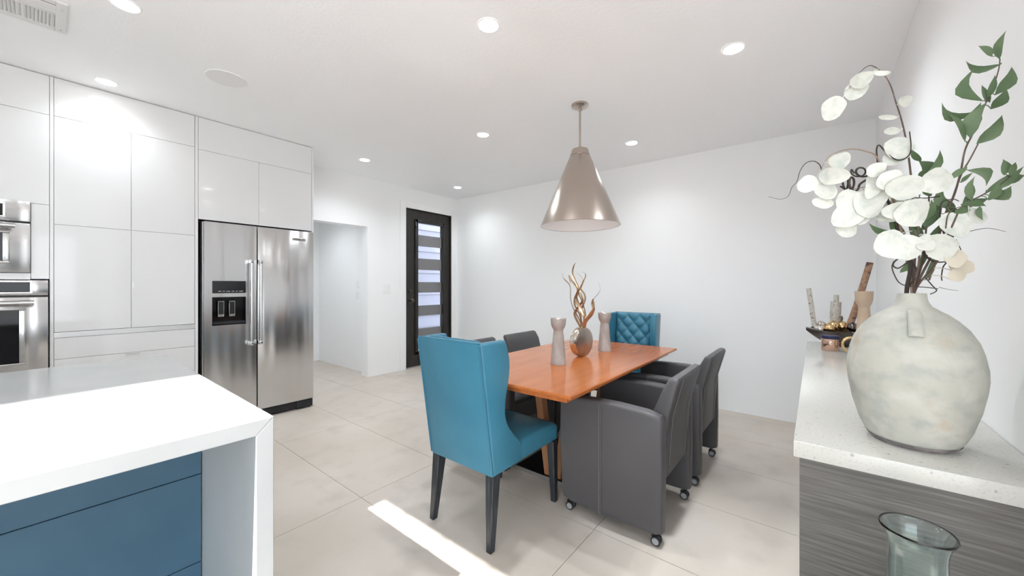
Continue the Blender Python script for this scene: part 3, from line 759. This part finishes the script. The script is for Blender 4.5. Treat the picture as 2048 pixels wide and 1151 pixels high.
# switches
def switch(label, x0, x1, y0, y1, z0, z1, face):
    t = thing('light_switch', label, 'light switch', ((x0 + x1) / 2, (y0 + y1) / 2, z0))
    bm = BM(); box(bm, x0, x1, y0, y1, z0, z1, .002, 1); obj('plate', bm, 'plastic_white', t)
    n = 2 if face == 'x' else 1
    for k in range(n):
        bm = BM()
        if face == 'x':
            yc = y0 + (y1 - y0) * (k + .5) / n; box(bm, x1 - .001, x1 + .004, yc - .017, yc + .017, z0 + .025, z1 - .025, .002, 1)
        else:
            xc_ = (x0 + x1) / 2; box(bm, xc_ - .017, xc_ + .017, y0 - .004, y0 + .001, z0 + .025, z1 - .025, .002, 1)
        obj('rocker', bm, 'plastic_white', t)
switch('double white light switch on the wall left of the black door', XL + .0005, XL + .007, 3.01, 3.13, 1.14, 1.26, 'x')
switch('upper white switch plate inside the hall opening', -5.27, -5.19, 2.888, 2.8945, 1.20, 1.315, 'y')
switch('lower white switch plate inside the hall opening', -5.27, -5.19, 2.888, 2.8945, 1.05, 1.165, 'y')

# ================================================================== SIDEBOARD
SZ = .845
sb = thing('sideboard', 'dark grey wood-grain sideboard under the pale quartz worktop', 'sideboard', (.18, 2.36, 0))
bm = BM(); box(bm, -.014, XR - .004, 1.268, 3.46, .001, SZ - .0425); obj('body', bm, 'sideboard_wood', sb, smooth=False)
bm = BM(); box(bm, -.032, XR - .004, 1.25, 1.268, .001, SZ - .0425); obj('end_panel', bm, 'sideboard_wood', sb, smooth=False)
for k in range(4):
    a = 1.27 + k * .5475
    bm = BM(); box(bm, -.032, -.0145, a + .002, a + .5455, .08, SZ - .046, .0015, 1); obj('door', bm, 'sideboard_wood', sb)
wt = thing('sideboard_worktop', 'pale speckled quartz worktop carrying the large vase', 'worktop', (.17, 2.36, SZ - .042))
bm = BM(); box(bm, -.0445, XR - .002, 1.23, 3.49, SZ - .042, SZ, .0025, 2); obj('slab', bm, 'quartz_speckle', wt)

# big vase
VCX, VCY = .1955, 1.412
vz = thing('clay_vase', 'large pale weathered clay vase holding branches', 'vase', (VCX, VCY, SZ + .0005))
prof = [(0, 0), (.070, 0), (.0765, .004), (.084, .012), (.0915, .024), (.103, .052), (.1160, .101), (.1245, .150), (.1272, .178), (.1262, .203), (.1205, .238), (.1125, .266), (.0975, .295), (.080, .316), (.0635, .331), (.048, .341), (.0365, .350), (.0300, .362), (.0278, .372), (.0272, .382), (.0262, .384), (.024, .383), (.0235, .372), (.026, .355), (.034, .342), (.05, .332), (.09, .29), (.11, .2), (.09, .06), (0, .02)]
bm = BM(); lathe(bm, prof, 72)
bm.transform(Matrix.Translation((VCX, VCY, SZ + .0005))); obj('body', bm, 'vase_clay', vz, angle=60)
bm = BM(); lathe(bm, [(.0752, .0005), (.0776, .004), (.0848, .0105), (.0868, .014)], 72, (VCX, VCY, SZ + .0005)); obj('foot', bm, 'vase_foot', vz)
# lug handle on the shoulder, facing the room
va = math.atan2(-VCY, -VCX) + math.radians(4)
for s in (1,):
    ca_, sa_ = math.cos(va), math.sin(va)
    path = [(.048, .340), (.066, .336), (.083, .322), (.0985, .300), (.1085, .282)]
    bm = BM(); tube(bm, [(VCX + r * ca_, VCY + r * sa_, SZ + z) for r, z in path], .0115, .0135, 12, smooth=4, flat=.42); obj('lug_handle', bm, 'vase_clay', vz, angle=60)

# ------------------------------------------------------------------ branches in the vase
NECK = Vector((VCX, VCY, SZ + .365))
def leaf_mesh(bm, base, tip, width, bend=.15, wav=0.0, rounded=False, roll=0.0):
    """a curved blade from base to tip, broad side towards the room, real thickness"""
    base = Vector(base); tip = Vector(tip); ax = tip - base; L = ax.length; t = ax.normalized()
    view = (Vector((0, 0, CAMH)) - (base + tip) / 2).normalized()
    side = t.cross(view)
    if side.length < 1e-4: side = t.cross(Vector((0, 0, 1)))
    side.normalize(); nrm = side.cross(t).normalized()
    side, nrm = side * math.cos(roll) + nrm * math.sin(roll), nrm * math.cos(roll) - side * math.sin(roll)
    n = 9; rows = []
    for i in range(n + 1):
        u = .5 - .5 * math.cos(PI * i / n)
        if rounded: wv = math.sqrt(max(0, 1 - (2 * u - 1) ** 2)) * (1 - .10 * u)
        else: wv = (math.sin(PI * u ** .8) ** 1.15) if 0 < u < 1 else .0
        wv = max(wv, .03) * width / 2 * (1 + .05 * math.sin(i * 1.7 + width * 300))
        c = base + ax * u + side * (bend * L * math.sin(PI * u)) + nrm * (wav * L * math.sin(PI * u))
        rows.append([c - side * wv + nrm * wv * .22, c, c + side * wv + nrm * wv * .22])
    th = .0006
    A = [[bm.verts.new(p + nrm * th) for p in r] for r in rows]; B = [[bm.verts.new(p - nrm * th) for p in r] for r in rows]
    fs = []
    for i in range(n):
        for k in range(2):
            fs.append(bm.faces.new((A[i][k], A[i][k + 1], A[i + 1][k + 1], A[i + 1][k])))
            fs.append(bm.faces.new((B[i][k], B[i + 1][k], B[i + 1][k + 1], B[i][k + 1])))
        fs.append(bm.faces.new((A[i][0], A[i + 1][0], B[i + 1][0], B[i][0]))); fs.append(bm.faces.new((A[i][2], B[i][2], B[i + 1][2], A[i + 1][2])))
    for r in (0, n):
        for k in range(2): fs.append(bm.faces.new((A[r][k], B[r][k], B[r][k + 1], A[r][k + 1])))
    bmesh.ops.recalc_face_normals(bm, faces=fs)
def nearest(P, q):
    return min(P, key=lambda p: (p - q).length)
def pxw(w_, Y): return w_ / F_PX * Y * 1.05 / 1.45 + .0
def branch(name, label, cat, stems, leaves, Y, m_stem, m_leaf, r0=.005, part='leaf', rounded=False, group='branches in the clay vase', cream=()):
    t = thing(name, label, cat, (NECK.x, NECK.y, SZ + .26), 0, group)
    allp = []
    for si, (pts, ra, rb) in enumerate(stems):
        P = []
        for k, p in enumerate(pts):
            yy = p[2] if len(p) > 2 else Y
            P.append(at(p[0], p[1], yy))
        if si == 0 or pts[0][1] >= 580: # starts inside the vase mouth
            off = Vector(((P[0].x - NECK.x) * .25, 0, 0)); off.x = max(-.013, min(.013, off.x))
            P = [Vector((NECK.x + off.x * .6, NECK.y + (Y - VCY) * .1, SZ + .27)), Vector((NECK.x + off.x, NECK.y + max(-.01, min(.01, (Y - VCY) * .3)), SZ + .384))] + P[1:]
        bm = BM(); tube(bm, P, ra * .8, rb * .62, 8, smooth=6, pw=.6); obj('stem', bm, m_stem, t)
        allp += catmull(P, 6)
    for k, lf in enumerate(leaves):
        bx, by, tx_, ty_, wd = lf[:5]; bend = lf[5] * 1.35 if len(lf) > 5 else random.uniform(-.12, .12)
        Yl = Y + random.uniform(-.022, .018)
        b_ = at(bx, by, Yl); t_ = at(tx_, ty_, Yl + random.uniform(-.03, .012))
        for v in (b_, t_): v.x = min(v.x, XR - .008)
        width = wd / F_PX * Yl * (.80 if rounded else .52)
        bm = BM(); leaf_mesh(bm, b_, t_, width, bend, random.uniform(-.1, .1), rounded, random.uniform(-.5, .5) * (.6 if rounded else 1))
        near = nearest(allp, b_)
        if (near - b_).length > .003: tube(bm, [near, (near + b_) / 2 + Vector((0, 0, .004)), b_], .0011, .0008, 5, smooth=3)
        obj(part, bm, ('lunaria_cream' if k in cream else m_leaf), t, angle=75)
    return t
branch('eucalyptus_branch', 'tall green eucalyptus branch reaching to the upper right', 'branch',
    [([(1842, 587), (1868, 500), (1890, 430), (1908, 390), (1921, 345), (1930, 300), (1945, 268), (1955, 240), (1972, 205), (1986, 175), (1997, 140), (2000, 118)], .0042, .0016),
     ([(1904, 400), (1922, 350), (1940, 318), (1956, 288)], .0026, .0022)],
    [(1999, 117, 2012, 62, 17, -.12), (2003, 128, 1932, 122, 17, -.18), (1984, 113, 1957, 92, 14, .1), (1966, 202, 1950, 135, 27, -.22), (1990, 190, 2023, 134, 26, .1),
     (1982, 218, 2013, 176, 24, .08), (1962, 222, 1884, 205, 22, -.25), (1940, 275, 1972, 205, 32, -.1), (1953, 288, 2004, 230, 30, .12), (1980, 205, 1963, 170, 12, 0), (1975, 196, 1990, 150, 14, .05),
     (1930, 283, 1894, 224, 13, .08), (1948, 262, 1962, 205, 26, -.1), (1934, 340, 1972, 372, 22, -.25), (1934, 335, 1896, 362, 16, .05), (1916, 420, 1890, 364, 22, -.2), (1922, 365, 1945, 345, 10, .0)],
    1.375, 'bark', 'eucalyptus')
branch('eucalyptus_branch', 'green eucalyptus sprig leaning out to the right edge', 'branch',
    [([(1846, 587), (1876, 520), (1905, 450), (1925, 412), (1960, 392), (1996, 372), (2022, 352), (2040, 340)], .0038, .0014)],
    [(1973, 382, 2048, 332, 22, .05), (2005, 368, 2050, 350, 20, -.05), (2008, 350, 2006, 318, 17, .08), (2020, 350, 2031, 324, 13, 0), (1988, 398, 2022, 372, 26, .15), (1978, 400, 1998, 366, 20, .1),
     (1938, 402, 1978, 396, 16, .1), (1922, 410, 1972, 412, 18, -.15), (1945, 402, 1950, 352, 15, -.1), (1925, 408, 1942, 362, 14, .1), (1960, 412, 1966, 440, 12, .1), (1908, 426, 1948, 405, 20, .05)],
    1.352, 'bark', 'eucalyptus')
branch('eucalyptus_branch', 'low green eucalyptus foliage in the middle of the bouquet', 'branch',
    [([(1838, 587), (1846, 520), (1852, 460), (1858, 400), (1850, 350), (1836, 316)], .0045, .0015),
     ([(1832, 588), (1818, 520), (1806, 470), (1790, 440)], .0045, .002)],
    [(1842, 462, 1884, 396, 24, .06), (1850, 455, 1880, 418, 26, -.1), (1852, 440, 1862, 398, 16, .1), (1790, 465, 1738, 446, 17, -.1), (1852, 352, 1880, 300, 18, .1), (1856, 350, 1838, 322, 26, .15),
     (1842, 322, 1822, 298, 16, 0), (1836, 350, 1862, 340, 22, .1), (1812, 470, 1778, 432, 22, -.1), (1826, 480, 1812, 434, 22, .1), (1845, 480, 1826, 440, 20, 0), (1836, 500, 1822, 452, 18, .1), (1862, 392, 1842, 372, 22, .1),
     (1790, 392, 1772, 362, 20, .1), (1800, 395, 1816, 362, 18, -.1), (1868, 520, 1890, 440, 22, -.1), (1878, 500, 1892, 410, 16, .12), (1838, 540, 1862, 470, 14, .05), (1850, 560, 1868, 510, 14, .05), (1812, 400, 1790, 385, 18, 0), (1905, 430, 1890, 395, 18, .05), (1800, 545, 1820, 520, 14, .1)],
    1.405, 'bark', 'eucalyptus')
branch('silver_dollar_branch', 'tall white silver-dollar branch arching over and drooping to the left', 'branch',
    [([(1836, 587), (1830, 480), (1826, 400), (1820, 335), (1812, 280), (1803, 240), (1792, 205), (1780, 168), (1764, 145), (1742, 131), (1722, 142), (1705, 165), (1698, 178)], .0045, .0009)],
    [(1700, 168, 1748, 146, 28), (1688, 186, 1738, 172, 34), (1686, 196, 1648, 240, 40), (1745, 144, 1782, 145, 9), (1794, 235, 1757, 233, 9), (1800, 262, 1768, 262, 14), (1798, 205, 1826, 195, 20), (1808, 275, 1788, 318, 44), (1812, 290, 1770, 330, 34)],
    1.40, 'bark', 'lunaria', part='petal', rounded=True)
branch('silver_dollar_branch', 'white silver-dollar spray spreading to the left over a thin brown stalk', 'branch',
    [([(1828, 587), (1806, 480), (1790, 410), (1770, 350), (1752, 312), (1730, 302), (1705, 298), (1680, 302), (1660, 312), (1648, 326), (1642, 340)], .005, .0008),
     ([(1776, 368), (1740, 372), (1700, 380), (1682, 392), (1670, 408)], .0016, .0008)],
    [(1658, 328, 1700, 308, 32), (1638, 352, 1702, 350, 34), (1634, 356, 1596, 380, 34), (1640, 362, 1668, 396, 34), (1668, 408, 1624, 400, 20), (1672, 400, 1722, 398, 46), (1674, 415, 1726, 440, 62), (1690, 440, 1700, 474, 32),
     (1730, 400, 1720, 450, 40), (1742, 352, 1736, 398, 24), (1760, 372, 1736, 436, 48), (1772, 402, 1800, 440, 48), (1668, 345, 1660, 312, 12)],
    1.372, 'stalk_tan', 'lunaria', part='petal', rounded=True, cream=(12,))
branch('silver_dollar_branch', 'white silver-dollar spray with broad discs in the bouquet centre', 'branch',
    [([(1840, 587), (1838, 520), (1836, 450), (1838, 400), (1842, 372)], .0042, .0015),
     ([(1858, 560, 1.36), (1888, 470, 1.35), (1896, 430, 1.35), (1915, 415, 1.345), (1945, 410, 1.34)], .0026, .001),
     ([(1836, 480), (1810, 440), (1790, 412)], .002, .001)],
    [(1848, 376, 1770, 374, 44), (1838, 368, 1908, 364, 44), (1856, 424, 1786, 426, 52), (1834, 440, 1764, 418, 36), (1808, 470, 1752, 505, 58), (1800, 470, 1818, 520, 46), (1862, 470, 1892, 520, 42), (1880, 455, 1940, 436, 48), (1938, 440, 1966, 422, 36), (1846, 470, 1866, 500, 24),
     (1895, 500, 1918, 535, 26), (1915, 545, 1936, 520, 30), (1905, 560, 1925, 540, 22), (1790, 372, 1762, 348, 40), (1760, 350, 1740, 330, 30)],
    1.345, 'bark', 'lunaria', part='petal', rounded=True, cream=(10, 11, 12))
def vine(label, paths, Y, ra, rb):
    t = thing('curly_vine', label, 'vine', (NECK.x, NECK.y, SZ + .26), 0, 'branches in the clay vase')
    for i_, (pts, a, b) in enumerate(paths):
        P = [at(p[0], p[1], (p[2] if len(p) > 2 else Y)) for p in pts]
        if i_ == 0: P = [Vector((NECK.x - .008, NECK.y, SZ + .27)), Vector((NECK.x - .010, NECK.y - .004, SZ + .384))] + P[1:]
        bm = BM(); tube(bm, P, a, b, 8, smooth=6, flat=.75); obj('tendril', bm, 'vine', t)
    return t
def coil(cx_, cy_, rx, ry, turns, dx, Y, n=10):
    return [(cx_ + rx * math.cos(2 * PI * k / n) + dx * k / n, cy_ + ry * math.sin(2 * PI * k / n), Y + .012 * math.sin(2 * PI * k / n + 1)) for k in range(int(turns * n) + 1)]
vine('dark curly vine twisting up to the left of the bouquet', [
    ([(1826, 587), (1822, 530), (1812, 490), (1798, 462), (1786, 425), (1770, 390), (1756, 362), (1746, 345)], .0065, .0035),
    ([(1750, 350)] + coil(1729, 344, 12, 9, 1.6, -10, 1.36) + [(1708, 346)], .0032, .002),
    ([(1748, 346), (1755, 330), (1753, 300), (1758, 290), (1770, 302), (1786, 316), (1802, 320), (1818, 310), (1822, 292), (1819, 263)], .0026, .0016),
    ([(1746, 352), (1735, 358)] + coil(1712, 368, 8, 14, 2.2, -12, 1.365, 8) + [(1680, 372)], .0036, .0022),
    ([(1643, 343), (1640, 330), (1628, 322), (1612, 326), (1600, 342), (1594, 362), (1584, 374), (1576, 392), (1560, 398), (1537, 393)], .0017, .0006)], 1.375, .006, .003)
vine('dark wiry vine looping low around the stems above the vase mouth', [
    ([(1838, 587), (1834, 550), (1822, 520), (1806, 514), (1792, 520), (1786, 530), (1796, 536), (1812, 526), (1828, 512)], .003, .002),
    ([(1788, 522), (1784, 534), (1790, 552), (1800, 566), (1818, 572), (1850, 574), (1876, 577)], .0018, .0014),
    ([(1852, 556), (1864, 570), (1873, 581), (1860, 588)], .0018, .0014),
    ([(1840, 500), (1862, 520), (1876, 524), (1892, 524), (1886, 534), (1883, 552), (1884, 561)], .0024, .0014),
    ([(1884, 490)] + coil(1896, 485, 14, 7, 1.7, 4, 1.35) + [(1890, 500)], .0026, .0018),
    ([(1912, 478), (1922, 500), (1932, 528), (1928, 545)], .0012, .0008),
    ([(1888, 470), (1880, 430), (1884, 405), (1905, 398), (1918, 402)], .002, .0012),
    ([(1880, 392), (1846, 396), (1800, 392), (1788, 396)], .002, .001),
    ([(1940, 462, 1.34), (1975, 456, 1.34), (2012, 463, 1.34)], .001, .0005),
    ([(1878, 574), (1895, 578), (1917, 581)], .0008, .0005)], 1.372, .003, .002)

# ------------------------------------------------------------------ things at the far end of the worktop
YT = 3.25
def on_top(px, py):      # point on the worktop
    r = _fw + _rt * ((px - CX) / F_PX) + Vector((0, 0, (CY - py) / F_PX)); k = (SZ - CAMH) / r.z
    return r * k + Vector((0, 0, CAMH))
bw = thing('boat_bowl', 'dark pewter boat-shaped bowl filled with balls and birch sticks', 'bowl', (.142, YT, SZ + .0005))
bm = BM(); nU, nV = 24, 8; LU = .19; rows = []
for i in range(nU + 1):
    u = -1 + 2 * i / nU; row = []
    half = .085 * (1 - abs(u) ** 2.2) + .002
    zrim = .105 + .012 * abs(u) ** 3
    zbot = .002 + .1 * abs(u) ** 1.9
    for j in range(-nV, nV + 1):
        s = j / nV
        row.append(Vector((.142 + u * LU, YT + s * half, SZ + .0005 + zbot + (zrim - zbot) * abs(s) ** 1.7)))
    rows.append(row)
th = .004
A = [[bm.verts.new(p) for p in r] for r in rows]; B = [[bm.verts.new(p + Vector((0, -math.copysign(th, p.y - YT) * min(1, abs(p.y - YT) / .02), th if abs(p.y - YT) < .8 * .085 else .0015))) for p in r] for r in rows]
nc = 2 * nV
for i in range(nU):
    for j in range(nc):
        bm.faces.new((A[i][j], A[i][j + 1], A[i + 1][j + 1], A[i + 1][j])); bm.faces.new((B[i][j], B[i + 1][j], B[i + 1][j + 1], B[i][j + 1]))
    for j in (0, nc): bm.faces.new((A[i][j], A[i + 1][j], B[i + 1][j], B[i][j]))
bmesh.ops.recalc_face_normals(bm, faces=bm.faces)
obj('shell', bm, 'pewter', bw, angle=70)
def ball(label, px, py, r, m, dy):
    p = at(px, py - 2.5, YT + dy); r *= 1.1; t = thing('decorative_ball', label, 'ball', (p.x, p.y, p.z - r), 0, 'balls in the boat bowl')
    bm = BM(); sphere(bm, p, r, 24, 14); lathe(bm, [(0, r + .002), (.006, r + .0015), (.006, r - .001)], 10, p)
    obj('ball', bm, m, t)
ball('silver mercury-glass ball at the left end of the boat bowl', 1640, 660, .030, 'mercury_glass', -.012)
ball('dark silver ball by the left tip of the boat bowl', 1626, 662, .022, 'dark_ball', .004)
ball('pale glass ball behind the silver one in the boat bowl', 1641, 654, .032, 'mercury_glass', .045)
ball('large gold ball in the middle of the boat bowl', 1667, 655, .034, 'gold_ball', .012)
ball('small gold ball in front in the boat bowl', 1660, 659, .026, 'gold_ball', -.03)
ball('coppery gold ball under the leaning brown stick', 1684, 655, .033, 'gold_ball', .035)
ball('dark grey ball right of the gold ones in the boat bowl', 1706, 657, .028, 'dark_ball', -.022)
ball('dark grey ball at the right end of the boat bowl', 1720, 658, .026, 'dark_ball', .018)
def stick(label, m, segs, dy):
    a = at(segs[0][0], segs[0][1], YT + dy); t = thing('birch_stick', label, 'stick', (a.x, a.y, a.z), 0, 'birch sticks in the boat bowl')
    P = [at(s[0], s[1], YT + dy + s[2]) for s in segs]
    r = segs[0][3]
    bm = BM(); tube(bm, P, r, r * .94, 14, smooth=3)
    obj('bark', bm, m, t, angle=50); return t, P, r
stick('slim grey birch stick at the left of the boat bowl', 'birch', [(1632, 664, 0, .0145), (1627, 640, 0), (1623, 612, 0), (1617, 576, 0)], .012)
t, P, r = stick('thick upright pale birch log in the boat bowl', 'birch', [(1669, 662, 0, .030), (1670, 640, 0), (1672, 603, 0)], .06)
bm = BM(); tube(bm, [P[-1] + Vector((0, 0, -.002)), P[-1] + Vector((.002, 0, .045))], .0145, .0140, 14); obj('stub', bm, 'birch', t)
bm = BM(); tube(bm, [P[1] + Vector((.027, 0, -.005)), P[1] + Vector((.036, 0, .012)), P[1] + Vector((.033, 0, .03))], .007, .004, 8, smooth=3); obj('knot', bm, 'bark', t)
stick('long brown bark stick leaning to the right out of the bowl', 'birch_brown', [(1697, 656, 0, .0185), (1709, 624, .02), (1722, 584, .04), (1740, 525, .06)], .0)
candle_holder('candle_holder', 'tan wooden pedestal candle holder behind the clay vase', (.229, 3.085, SZ + .0005), .87, 'holder_tan', 'candle holders', None, 1.46)
p = on_top(1660, 699)
cj = thing('candle_jar', 'small rose-gold jar with navy lid in front of the boat bowl', 'jar', (p.x, p.y - .02, SZ + .0005))
bm = BM(); lathe(bm, [(0, 0), (.042, 0), (.0445, .003), (.0445, .070), (.0425, .073), (0, .073)], 40, (p.x, p.y - .02, SZ + .0005)); obj('jar', bm, 'rose_gold', cj)
bm = BM(); lathe(bm, [(0, .0735), (.0455, .0735), (.046, .076), (.046, .090), (.043, .093), (0, .093)], 40, (p.x, p.y - .02, SZ + .0005)); obj('lid', bm, 'navy', cj)
p = on_top(1702, 697)
p = Vector((.148, 3.02, SZ))
rg = thing('brass_ring', 'brass ring ornament half hidden behind the clay vase', 'ornament', (p.x + .02, p.y, SZ + .0005))
bm = BM(); cc = Vector((p.x + .02, p.y, SZ + .0505))
tube(bm, [cc + Vector((.040 * math.cos(a), .006 * math.cos(a), .042 * math.sin(a))) for a in [2 * PI * k / 28 for k in range(28)]], .008, .008, 10, closed=True); obj('ring', bm, 'gold_ball', rg)

# ------------------------------------------------------------------ glass carafe on a low stand in front of the sideboard
GX, GY, GZ = .146, 1.005, .30
st = thing('side_stand', 'low dark wooden stand below the glass carafe', 'stand', (GX, GY, 0))
bm = BM(); box(bm, GX - .16, GX + .16, GY - .16, GY + .16, GZ - .03, GZ, .004, 2); obj('stand_top', bm, 'sideboard_wood', st)
for sx in (-1, 1):
    for sy in (-1, 1):
        bm = BM(); frustum(bm, (GX + sx * .13, GY + sy * .13, 0), (.014, .014), (GX + sx * .13, GY + sy * .13, GZ - .0305), (.018, .018)); obj('leg', bm, 'sideboard_wood', st)
gv = thing('glass_carafe', 'aqua recycled-glass carafe with flared rim at the bottom right', 'carafe', (GX, GY, GZ + .0005))
zr = .80 - GZ
out = [(0, 0), (.050, 0), (.056, .01), (.058, .06), (.056, .14), (.050, .24), (.0435, .34), (.0400, .42), (.0392, .458), (.0402, .472), (.0435, .485), (.0485, .4945), (.0507, .498), (.0517, .5005), (.0508, .503), (.0485, .5025)]
inn = [(.0455, .4985), (.0405, .489), (.0370, .472), (.0360, .455), (.0368, .42), (.0402, .34), (.047, .24), (.053, .14), (.055, .06), (.052, .016), (0, .012)]
bm = BM(); lathe(bm, out + inn, 56); bm.transform(Matrix.Translation((GX, GY, GZ + .0005))); obj('body', bm, 'aqua_glass', gv, angle=80)
